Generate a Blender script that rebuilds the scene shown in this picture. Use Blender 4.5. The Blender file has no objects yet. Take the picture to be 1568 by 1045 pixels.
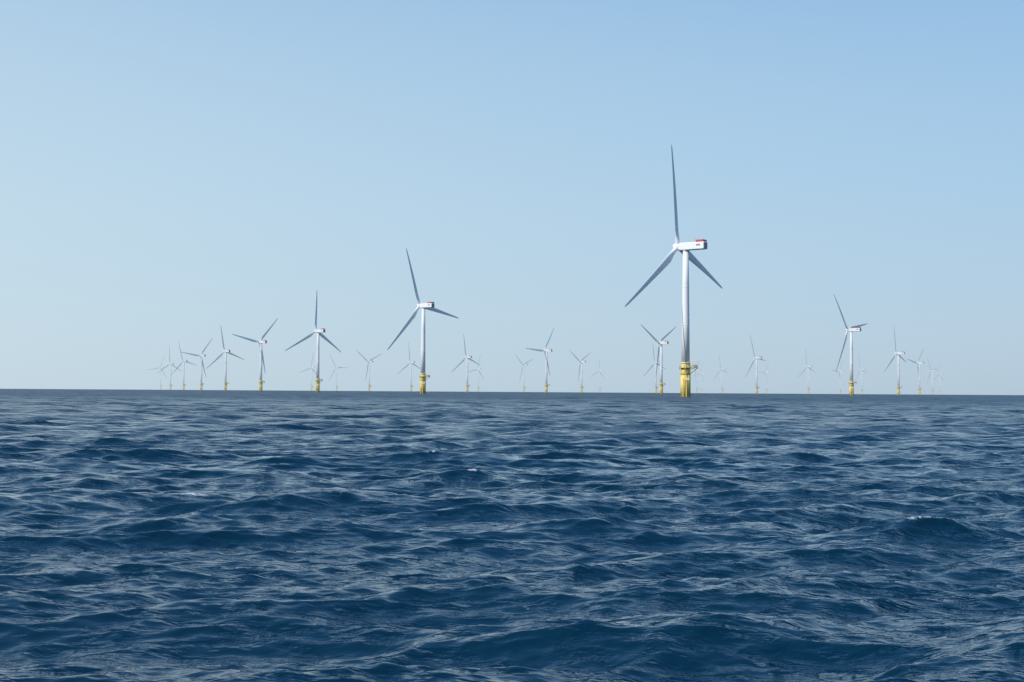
import bpy, bmesh, math, random
import numpy as np
from mathutils import Vector, Matrix
random.seed(4)
rng = np.random.default_rng(37)
scene = bpy.context.scene
F = 2178.0; W = 1568.0; HCAM = 2.05

# ---------------- camera ----------------
cam = bpy.data.objects.new("camera", bpy.data.cameras.new("camera"))
scene.collection.objects.link(cam); scene.camera = cam
cam.data.sensor_width = 36; cam.data.lens = 36*F/W
cam.data.clip_start = 0.1; cam.data.clip_end = 200000
cam.matrix_world = (Matrix.Translation((0, 0, HCAM)) @ Matrix.Rotation(math.radians(90+2.05), 4, 'X')
                    @ Matrix.Rotation(math.radians(0.36), 4, 'Z'))

# ---------------- sky + sun ----------------
az = math.radians(-124); el = math.radians(38)
world = bpy.data.worlds.new("World"); scene.world = world; world.use_nodes = True
nt = world.node_tree; bg = nt.nodes["Background"]; L = nt.links
sky = nt.nodes.new("ShaderNodeTexSky"); sky.sky_type = 'NISHITA'; sky.sun_disc = False
sky.sun_elevation = el; sky.sun_rotation = az
sky.air_density = 1.0; sky.dust_density = 0.6; sky.ozone_density = 3.0; sky.altitude = 0
tc = nt.nodes.new("ShaderNodeTexCoord"); sx = nt.nodes.new("ShaderNodeSeparateXYZ")
L.new(tc.outputs["Generated"], sx.inputs[0])
ramp = nt.nodes.new("ShaderNodeValToRGB"); L.new(sx.outputs[2], ramp.inputs[0])
cr = ramp.color_ramp; cr.interpolation = 'B_SPLINE'
stops = [(0.0, (.41, .54, .685)), (.07, (.41, .57, .725)), (.15, (.385, .590, .78)), (.27, (.30, .525, .775)), (.50, (.075, .30, .70)), (1.0, (.04, .19, .55))]
while len(cr.elements) < len(stops): cr.elements.new(.5)
for e, (p, c) in zip(cr.elements, stops): e.position = p; e.color = (*c, 1)
va = math.radians(-114)
dt = nt.nodes.new("ShaderNodeVectorMath"); dt.operation = 'DOT_PRODUCT'
L.new(tc.outputs["Generated"], dt.inputs[0]); dt.inputs[1].default_value = (math.sin(va), math.cos(va), 0)
mr = nt.nodes.new("ShaderNodeMapRange"); L.new(dt.outputs["Value"], mr.inputs[0])
mr.inputs[1].default_value = -.75; mr.inputs[2].default_value = .1; mr.inputs[3].default_value = 0; mr.inputs[4].default_value = .76
veil = nt.nodes.new("ShaderNodeMix"); veil.data_type = 'RGBA'
hz = nt.nodes.new("ShaderNodeMapRange"); L.new(sx.outputs[2], hz.inputs[0])
hz.inputs[1].default_value = .12; hz.inputs[2].default_value = .50; hz.inputs[3].default_value = 1; hz.inputs[4].default_value = .1
vm = nt.nodes.new("ShaderNodeMath"); vm.operation = 'MULTIPLY'; L.new(mr.outputs[0], vm.inputs[0]); L.new(hz.outputs[0], vm.inputs[1])
L.new(vm.outputs[0], veil.inputs["Factor"]); L.new(ramp.outputs[0], veil.inputs["A"]); veil.inputs["B"].default_value = (.64, .79, .87, 1)
sc = nt.nodes.new("ShaderNodeVectorMath"); sc.operation = 'SCALE'; sc.inputs["Scale"].default_value = 10
L.new(veil.outputs["Result"], sc.inputs[0])
mx = nt.nodes.new("ShaderNodeMix"); mx.data_type = 'RGBA'; mx.inputs["Factor"].default_value = .85
L.new(sky.outputs[0], mx.inputs["A"]); L.new(sc.outputs[0], mx.inputs["B"])
L.new(mx.outputs["Result"], bg.inputs[0]); bg.inputs[1].default_value = 0.105
sun = bpy.data.objects.new("sun", bpy.data.lights.new("sun", 'SUN'))
scene.collection.objects.link(sun)
sun.data.energy = 4.0; sun.data.angle = math.radians(0.5); sun.data.color = (1, 0.955, 0.89)
sd = Vector((math.sin(az)*math.cos(el), math.cos(az)*math.cos(el), math.sin(el)))
sun.rotation_euler = sd.to_track_quat('Z', 'Y').to_euler()
scene.view_settings.view_transform = 'Standard'
scene.view_settings.look = 'None'; scene.view_settings.exposure = 0

# ---------------- sea mesh ----------------
def series(a, b, ratio):
    n = max(2, int(math.log(b/a)/math.log(1+ratio)))
    return np.exp(np.linspace(math.log(a), math.log(b), n, endpoint=False))
R = np.concatenate([series(0.8, 8, .03), series(8, 60, .0026), series(60, 1200, .0046), series(1200, 70000, .03), [70000.]])
dR = np.gradient(R)
fine = np.linspace(-23, 23, 1350)
right = 23 + np.cumsum(np.minimum(0.045*1.06**np.arange(1, 400), 1.8)); right = right[right < 179.0]
TH = np.radians(np.concatenate([-right[::-1], fine, right]))
dTH = np.gradient(TH)
nr, nc = len(R), len(TH)
X0 = (R[:, None]*np.sin(TH)[None, :]).astype(np.float32)
Y0 = (R[:, None]*np.cos(TH)[None, :]).astype(np.float32)
DX = np.zeros_like(X0); DY = np.zeros_like(X0); DZ = np.zeros_like(X0); J = np.zeros_like(X0)
bands = [(0.09, 0.16, .09), (0.16, 0.3, .125), (0.3, 0.65, .135), (0.65, 1.3, .125), (1.3, 2.6, .11), (2.6, 5.0, .09), (5.0, 9, .06), (9, 18, .02)]
NB = 36
main_az = math.radians(166)
for lo, hi, s in bands:
    for i in range(NB):
        lam = lo*(hi/lo)**((i+rng.random())/NB)
        k = 2*math.pi/lam
        spread = 32
        a_ = main_az + math.radians(rng.normal(0, spread))
        dx, dy = math.sin(a_), math.cos(a_)
        amp = s*math.sqrt(2/NB)/k*rng.uniform(.6, 1.3)
        ph = rng.random()*2*math.pi
        m = np.where(dR < lam/2.5)[0]
        if len(m) == 0: continue
        m1 = int(m[-1])+1
        wr = np.clip((lam/2.5-dR[:m1])/(lam/2.5-lam/5), 0, 1)
        lat = R[:m1, None]*dTH[None, :]
        w = (wr[:, None]*np.clip((lam/2.5-lat)/(lam/5), 0, 1)).astype(np.float32)
        P = (np.float32(k*dx)*X0[:m1]+np.float32(k*dy)*Y0[:m1]+np.float32(ph))
        S = np.sin(P)*w*np.float32(amp); C = np.cos(P)*w*np.float32(amp)
        DZ[:m1] += C
        q = 1.0 if lam > .6 else .7
        DX[:m1] -= np.float32(q*dx)*S; DY[:m1] -= np.float32(q*dy)*S
        if lam > .6: J[:m1] += np.float32(q*k)*C
near = (R < 70) & (R > 9)
thr = np.percentile(J[near][:, 200:-200], 99.93)
foam = np.clip((J-thr)/0.08, 0, 1)
reg = (np.abs(X0+6.0) < .5) & (np.abs(Y0-27.7) < 2.5)
sc_ = np.where(reg, J+DZ*1.5, -9); ii = np.unravel_index(np.argmax(sc_), sc_.shape)
cx, cy = X0[ii], Y0[ii]
g = np.exp(-((X0-cx)/.42)**2-((Y0-cy)/.3)**2)
foam = np.maximum(foam, np.clip(g*1.5-.35, 0, 1))
far = np.clip((np.log(R)-math.log(16))/(math.log(500)-math.log(16)), 0, 1)[:, None]*np.ones((1, nc))
n = nr*nc
co = np.empty((n+1, 3), np.float32)
co[:n, 0] = (X0+DX).ravel(); co[:n, 1] = (Y0+DY).ravel(); co[:n, 2] = DZ.ravel()
co[n] = (0, 0, 0)
I = (np.arange(nr-1)[:, None]*nc+np.arange(nc)[None, :])
Jn = (np.arange(nr-1)[:, None]*nc+(np.arange(nc)[None, :]+1) % nc)
quads = np.stack([I, I+nc, Jn+nc, Jn], -1).reshape(-1, 4)[:, ::-1]
ring = np.arange(nc)
tris = np.stack([np.full(nc, n), (ring+1) % nc, ring], -1)
me = bpy.data.meshes.new("sea")
me.vertices.add(n+1); me.vertices.foreach_set("co", co.ravel())
loops = np.concatenate([quads.ravel(), tris.ravel()]).astype(np.int32)
me.loops.add(len(loops)); me.loops.foreach_set("vertex_index", loops)
starts = np.concatenate([np.arange(len(quads))*4, len(quads)*4+np.arange(nc)*3]).astype(np.int32)
me.polygons.add(len(starts)); me.polygons.foreach_set("loop_start", starts)
me.update(calc_edges=True)
if me.polygons[nc*50+600].normal.z < 0: me.flip_normals()
me.shade_smooth()
at = me.attributes.new("foam", 'FLOAT', 'POINT'); at.data.foreach_set("value", np.append(foam.ravel(), 0).astype(np.float32))
at = me.attributes.new("far", 'FLOAT', 'POINT'); at.data.foreach_set("value", np.append(far.ravel(), 0).astype(np.float32))
sea = bpy.data.objects.new("sea", me); scene.collection.objects.link(sea)

mat = bpy.data.materials.new("sea_water"); mat.use_nodes = True
nt = mat.node_tree; N = nt.nodes; L = nt.links
pb = N["Principled BSDF"]
def node(t, **kw):
    x = N.new(t)
    for k_, v in kw.items(): setattr(x, k_, v)
    return x
def math_(op, a, b=None):
    x = node("ShaderNodeMath", operation=op)
    for i, v in enumerate((a, b)):
        if v is None: continue
        if hasattr(v, 'links'): L.new(v, x.inputs[i])
        else: x.inputs[i].default_value = v
    return x.outputs[0]
geo = node("ShaderNodeNewGeometry")
def noise(vec, scale, detail, rough, stretch=None, dist=0):
    if stretch:
        mp = node("ShaderNodeMapping"); mp.inputs["Rotation"].default_value = (0, 0, stretch[2])
        mp.inputs["Scale"].default_value = (stretch[0], stretch[1], 1); L.new(vec, mp.inputs[0]); vec = mp.outputs[0]
    t = node("ShaderNodeTexNoise"); t.noise_dimensions = '2D'
    L.new(vec, t.inputs["Vector"])
    t.inputs["Scale"].default_value = scale; t.inputs["Detail"].default_value = detail
    t.inputs["Roughness"].default_value = rough; t.inputs["Distortion"].default_value = dist
    return t.outputs[0]
def grad(scale, detail, rough, stretch, eps, ridge=False):
    outs = []
    for off in ((0, 0, 0), (eps, 0, 0), (0, eps, 0)):
        v = node("ShaderNodeVectorMath", operation='ADD'); L.new(geo.outputs["Position"], v.inputs[0]); v.inputs[1].default_value = off
        h = noise(v.outputs[0], scale, detail, rough, stretch)
        if ridge:   # pinched capillary crests
            h = math_('SUBTRACT', math_('MULTIPLY', h, .6), math_('ABSOLUTE', math_('SUBTRACT', h, .5)))
        outs.append(h)
    gx = math_('DIVIDE', math_('SUBTRACT', outs[1], outs[0]), eps)
    gy = math_('DIVIDE', math_('SUBTRACT', outs[2], outs[0]), eps)
    c = node("ShaderNodeCombineXYZ"); L.new(gx, c.inputs[0]); L.new(gy, c.inputs[1])
    return c.outputs[0]
def vscale(v, s):
    x = node("ShaderNodeVectorMath", operation='SCALE'); L.new(v, x.inputs[0])
    if hasattr(s, 'links'): L.new(s, x.inputs["Scale"])
    else: x.inputs["Scale"].default_value = s
    return x.outputs[0]
def vadd(a, b, op='ADD'):
    x = node("ShaderNodeVectorMath", operation=op); L.new(a, x.inputs[0]); L.new(b, x.inputs[1]); return x.outputs[0]
atf = node("ShaderNodeAttribute", attribute_name="far")
ato = node("ShaderNodeAttribute", attribute_name="foam")
g1 = grad(3.0, 4, .52, (.6, 1.3, math.radians(12)), .008, True)
g2 = grad(0.09, 5.5, .55, (.45, 1.3, math.radians(8)), .05)
patch = noise(geo.outputs["Position"], .09, 3, .55, (.5, 1.3, .3))
pm = math_('MAXIMUM', math_('SUBTRACT', math_('MULTIPLY', patch, 3.0), .6), .3)
s1 = math_('MULTIPLY', pm, .09)
s2 = math_('MULTIPLY', atf.outputs["Fac"], 4.6)
tot = vadd(vscale(g1, s1), vscale(g2, s2))
nrm = vadd(geo.outputs["Normal"], tot, 'SUBTRACT')
nn = node("ShaderNodeVectorMath", operation='NORMALIZE'); L.new(nrm, nn.inputs[0])
L.new(nn.outputs[0], pb.inputs["Normal"])
fn = noise(geo.outputs["Position"], 9, 6, .75)
fm = math_('MULTIPLY', ato.outputs["Fac"], math_('GREATER_THAN', fn, .48))
mix = node("ShaderNodeMix", data_type='RGBA')
L.new(fm, mix.inputs["Factor"])
mix.inputs["A"].default_value = (0.0005, 0.020, 0.040, 1); mix.inputs["B"].default_value = (.65, .7, .74, 1)
L.new(mix.outputs["Result"], pb.inputs["Base Color"])
rr_ = math_('ADD', math_('MULTIPLY', math_('POWER', atf.outputs["Fac"], 2.2), .30), .025)
L.new(math_('ADD', math_('MULTIPLY', fm, .4), rr_), pb.inputs["Roughness"])
pb.inputs["IOR"].default_value = 1.333
me.materials.append(mat)

# ---------------- turbine materials (per haze level) ----------------
def tmat(name, col, rough, vis, var=.96):
    m = bpy.data.materials.new(name); m.use_nodes = True
    t = m.node_tree; p = t.nodes["Principled BSDF"]
    p.inputs["Roughness"].default_value = rough
    tc = t.nodes.new("ShaderNodeTexCoord"); nz = t.nodes.new("ShaderNodeTexNoise")
    mp = t.nodes.new("ShaderNodeMapping"); mp.inputs["Scale"].default_value = (1, 1, .12)
    t.links.new(tc.outputs["Object"], mp.inputs[0]); t.links.new(mp.outputs[0], nz.inputs["Vector"])
    nz.inputs["Scale"].default_value = .9; nz.inputs["Detail"].default_value = 6
    r = t.nodes.new("ShaderNodeValToRGB")
    r.color_ramp.elements[0].position = .3; r.color_ramp.elements[1].position = .6
    r.color_ramp.elements[0].color = (*[c*var for c in col], 1); r.color_ramp.elements[1].color = (*col, 1)
    t.links.new(nz.outputs[0], r.inputs[0]); t.links.new(r.outputs[0], p.inputs["Base Color"])
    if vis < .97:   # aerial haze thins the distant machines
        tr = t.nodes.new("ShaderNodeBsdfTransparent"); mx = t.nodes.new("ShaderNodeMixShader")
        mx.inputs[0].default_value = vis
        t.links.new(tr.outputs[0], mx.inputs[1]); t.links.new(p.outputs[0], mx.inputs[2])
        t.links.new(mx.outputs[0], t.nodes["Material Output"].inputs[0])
    return m
cache = {}
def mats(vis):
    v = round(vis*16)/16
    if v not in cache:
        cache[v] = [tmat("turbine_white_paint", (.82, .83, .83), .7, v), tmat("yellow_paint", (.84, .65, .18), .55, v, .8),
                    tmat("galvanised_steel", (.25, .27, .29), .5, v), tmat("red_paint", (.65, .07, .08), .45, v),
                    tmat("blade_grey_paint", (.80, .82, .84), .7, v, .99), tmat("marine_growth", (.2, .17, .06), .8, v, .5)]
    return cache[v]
WHITE, YEL, STEEL, RED, BLADE, GROW = range(6)

# ---------------- turbine part meshes ----------------
def lathe(bm, prof, seg, mi, off=(0, 0)):
    rings = []
    for z, r in prof:
        rings.append([bm.verts.new((off[0]+r*math.cos(2*math.pi*i/seg), off[1]+r*math.sin(2*math.pi*i/seg), z)) for i in range(seg)])
    for a, b in zip(rings, rings[1:]):
        for i in range(seg):
            f = bm.faces.new((a[i], a[(i+1) % seg], b[(i+1) % seg], b[i])); f.material_index = mi; f.smooth = True
    for rr, rev in ((rings[0], True), (rings[-1], False)):
        f = bm.faces.new(rr[::-1] if rev else rr); f.material_index = mi
def box(bm, c, s, mi, rot=None, bev=0):
    r = bmesh.ops.create_cube(bm, size=1)
    M = Matrix.Translation(c) @ (rot or Matrix.Identity(4)) @ Matrix.Diagonal((*s, 1))
    bmesh.ops.transform(bm, matrix=M, verts=r['verts'])
    fs = {f for v in r['verts'] for f in v.link_faces}
    for f in fs: f.material_index = mi
    if bev:
        es = list({e for f in fs for e in f.edges})
        q = bmesh.ops.bevel(bm, geom=es, offset=bev, segments=4, profile=.5, affect='EDGES', material=-1)
        for f in q['faces']: f.material_index = mi
def rod(bm, a, b, r, mi, seg=6):
    a, b = Vector(a), Vector(b); d = b-a
    q = bmesh.ops.create_cone(bm, cap_ends=True, segments=seg, radius1=r, radius2=r, depth=d.length)
    bmesh.ops.transform(bm, matrix=Matrix.Translation((a+b)/2) @ d.to_track_quat('Z', 'Y').to_matrix().to_4x4(), verts=q['verts'])
    for f in {f for v in q['verts'] for f in v.link_faces}: f.material_index = mi
def finish(bm, name):
    m = bpy.data.meshes.new(name); bmesh.ops.recalc_face_normals(bm, faces=bm.faces[:]); bm.to_mesh(m); bm.free(); return m

HUB = 80.0; TP = 18.0
bm = bmesh.new()
lathe(bm, [(TP, 2.2), (40, 2.0), (60, 1.78), (77.8, 1.5)], 48, WHITE)
lathe(bm, [(TP+.01, 2.3), (TP+.3, 2.3)], 48, WHITE)
for zz, rr in ((38, 2.06), (58, 1.845)): lathe(bm, [(zz, rr), (zz+.2, rr)], 48, WHITE)
box(bm, (0, -2.2, TP+1.6), (1.0, .12, 2.2), STEEL)
m_tower = finish(bm, "tower")
bm = bmesh.new()
lathe(bm, [(-6, 2.72), (.7, 2.72)], 40, GROW)
lathe(bm, [(.7, 2.7), (11.5, 2.7)], 40, YEL)
lathe(bm, [(11.5, 2.69), (13.5, 2.45), (TP-.4, 2.4)], 40, YEL)
lathe(bm, [(TP-.4, 2.7), (TP-.15, 2.7)], 32, YEL)
lathe(bm, [(TP-.15, 2.3), (TP, 2.3)], 32, STEEL)
for s_ in (-1, 1):
    rod(bm, (s_*.9, -3.9, -4), (s_*.9, -3.9, 10), .22, YEL, 8)
    for z in (1.5, 5, 9): rod(bm, (s_*.9, -3.9, z), (s_*.8, -2.4, z), .12, YEL)
for z in np.arange(0, 17, .6): rod(bm, (-.35, -3.3, z), (.35, -3.3, z), .04, YEL, 4)
rod(bm, (-.35, -3.3, -2), (-.35, -3.3, 17), .07, YEL); rod(bm, (.35, -3.3, -2), (.35, -3.3, 17), .07, YEL)
box(bm, (1.3, -2.6, 9.5), (1.6, .12, 1.0), WHITE)
m_tp = finish(bm, "transition_piece")
bm = bmesh.new()
PZ = 15.2
lathe(bm, [(PZ, 3.6), (PZ+.3, 3.6)], 24, STEEL)
box(bm, (4.6, 0, PZ+.151), (4.0, 3.4, .28), STEEL)
for i in range(24):
    a = 2*math.pi*i/24; p = (3.5*math.cos(a), 3.5*math.sin(a)); b = 2*math.pi*(i+1)/24; p2 = (3.5*math.cos(b), 3.5*math.sin(b))
    rod(bm, (*p, PZ+.3), (*p, PZ+1.5), .05, YEL, 4)
    for h in (.9, 1.5): rod(bm, (*p, PZ+h), (*p2, PZ+h), .05, YEL, 4)
    if i % 3 == 0: rod(bm, (2.4*math.cos(a), 2.4*math.sin(a), PZ-2), (3.4*math.cos(a), 3.4*math.sin(a), PZ), .1, YEL)
for y in (-1.6, 1.6):
    for h in (.9, 1.5): rod(bm, (3.5, y, PZ+h), (6.5, y, PZ+h), .05, YEL, 4)
    rod(bm, (2.4, y*.5, PZ-3), (6.2, y, PZ), .14, YEL)
for h in (.9, 1.5): rod(bm, (6.5, -1.6, PZ+h), (6.5, 1.6, PZ+h), .05, YEL, 4)
for y in (-1.6, 0, 1.6): rod(bm, (6.5, y, PZ+.3), (6.5, y, PZ+1.5), .05, YEL, 4)
box(bm, (5.2, .2, PZ+1.1), (1.7, 1.6, 1.6), STEEL, bev=.08)
rod(bm, (3.6, -1.4, PZ), (3.6, -1.4, PZ+3.6), .16, YEL, 8); rod(bm, (3.6, -1.4, PZ+3.5), (6.9, -1.9, PZ+4.1), .13, YEL, 8)
rod(bm, (6.7, -1.87, PZ+4), (6.7, -1.87, PZ+2.6), .03, STEEL, 4)
m_pl = finish(bm, "work_platform")
bm = bmesh.new()  # nacelle, +Y = upwind
box(bm, (0, -4.6, 0), (4.1, 15.6, 4.1), WHITE, bev=.55)
lathe(bm, [(-2.6, 1.65), (-1.9, 1.65)], 32, WHITE)
box(bm, (0, -9.6, 2.5), (4.2, 4.4, 1.1), RED, bev=.12)
box(bm, (0, -12.42, -.1), (3.2, .1, 3.0), STEEL)
box(bm, (0, -3.2, 2.1), (1.6, 2.4, .25), STEEL)
for s_ in (-1, 1):
    box(bm, (s_*2.07, -9.0, .3), (.06, 2.4, .9), STEEL)
    rod(bm, (s_*1.2, -6.4, 1.9), (s_*1.2, -6.4, 4.2), .05, STEEL, 5)
m_nac = finish(bm, "nacelle")
bm = bmesh.new()
q = bmesh.ops.create_uvsphere(bm, u_segments=28, v_segments=16, radius=1)
bmesh.ops.transform(bm, matrix=Matrix.Translation((0, .3, 0)) @ Matrix.Diagonal((2.0, 2.6, 2.0, 1)), verts=q['verts'])
for f in bm.faces: f.smooth = True; f.material_index = WHITE
box(bm, (0, -1.6, 0), (3.0, 1.2, 3.0), WHITE, bev=.4)
SEG = 36
def blade(ang):
    M = Matrix.Rotation(ang, 4, 'Y'); prev = None
    for z in [1.2]+list(np.arange(2.2, 53.2, 1.2))+[53.6, 54.3, 54.8, 55.1, 55.3]:
        t = min(1, max(0, (z-3)/8)); t = t*t*(3-2*t)
        c = (1-t)*2.3+t*(4.1-(max(z, 10.5)-10.5)*.070)
        if z > 53: c *= max(.12, math.sqrt(max(0, (55.5-z)/2.5)))
        th = (1-t)*2.3+t*c*(.32-.0042*z)
        tw = math.radians(17*(1-z/55)**2*t+2); pre = 2.0*(z/55)**2
        rg = []
        for i in range(SEG):
            a = 2*math.pi*i/SEG
            x = .5*math.cos(a); y = .5*math.sin(a)*((1-t)+t*(.62+.38*2*x))
            x = x*c-t*c*.18; y *= th
            xr = x*math.cos(tw)-y*math.sin(tw); yr = x*math.sin(tw)+y*math.cos(tw)
            rg.append(bm.verts.new(M @ Vector((xr, yr+pre, z*.985))))
        if prev:
            for i in range(SEG):
                f = bm.faces.new((prev[i], prev[(i+1) % SEG], rg[(i+1) % SEG], rg[i])); f.smooth = True; f.material_index = BLADE
        else: bm.faces.new(rg).material_index = BLADE
        prev = rg
    bm.faces.new(prev).material_index = BLADE
for i in range(3): blade(i*2*math.pi/3)
m_rot = finish(bm, "rotor")
for m in (m_tower, m_tp, m_pl, m_nac, m_rot):
    for _ in range(6): m.materials.append(None)

def turbine(px, hub_px, phi, yaw=49):
    hor = 595.3+px/W*9.6
    d = (HUB-HCAM)*F/(hor-hub_px)
    t = (px-W/2)/F
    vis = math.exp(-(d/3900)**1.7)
    e = bpy.data.objects.new("wind_turbine", None); scene.collection.objects.link(e)
    e.location = (t*d, d, 0)
    e.empty_display_size = 5
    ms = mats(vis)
    Y = Matrix.Rotation(math.radians(yaw), 4, 'Z')
    spec = [("tower", m_tower, Matrix.Identity(4)), ("transition_piece", m_tp, Matrix.Rotation(math.radians(-12), 4, 'Z')),
            ("work_platform", m_pl, Matrix.Rotation(math.radians(-15), 4, 'Z')),
            ("nacelle", m_nac, Matrix.Translation((0, 0, HUB)) @ Y),
            ("rotor", m_rot, Matrix.Translation((0, 0, HUB)) @ Y @ Matrix.Translation((0, 5.2, 0.2)) @ Matrix.Rotation(math.radians(4), 4, 'X') @ Matrix.Rotation(math.radians(phi), 4, 'Y'))]
    for nm, m, M in spec:
        o = bpy.data.objects.new(nm, m); scene.collection.objects.link(o); o.parent = e; o.matrix_local = M
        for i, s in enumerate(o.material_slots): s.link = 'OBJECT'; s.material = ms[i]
T = [(1050, 377, -9), (648, 468, -20), (487, 507, 0), (1304, 505, -40), (400, 524, 42), (346, 538, -12), (309, 545, 38),
     (282, 553, -18), (262, 557, -4), (247, 563, 20), (516, 563, -30), (478, 563, 10), (566, 554, -55), (630, 555, -8),
     (716, 547, -10), (733, 565, 15), (803, 559, -50), (837, 537, 33), (891, 554, -58), (919, 568, 5), (1005, 555, -12),
     (1013, 525, -60), (1075, 572, 20), (1106, 565, -15), (1159, 548, -24), (1174, 570, 30), (1238, 561, -10), (1287, 569, 35),
     (1320, 566, -20), (1376, 541, -12), (1408, 556, 40), (1428, 567, -35), (1440, 573, 0), (1067, 566, 45)]
for px, h, phi in T:
    turbine(px, h, phi, 49+random.uniform(-3, 3) if px != 1050 else 50)
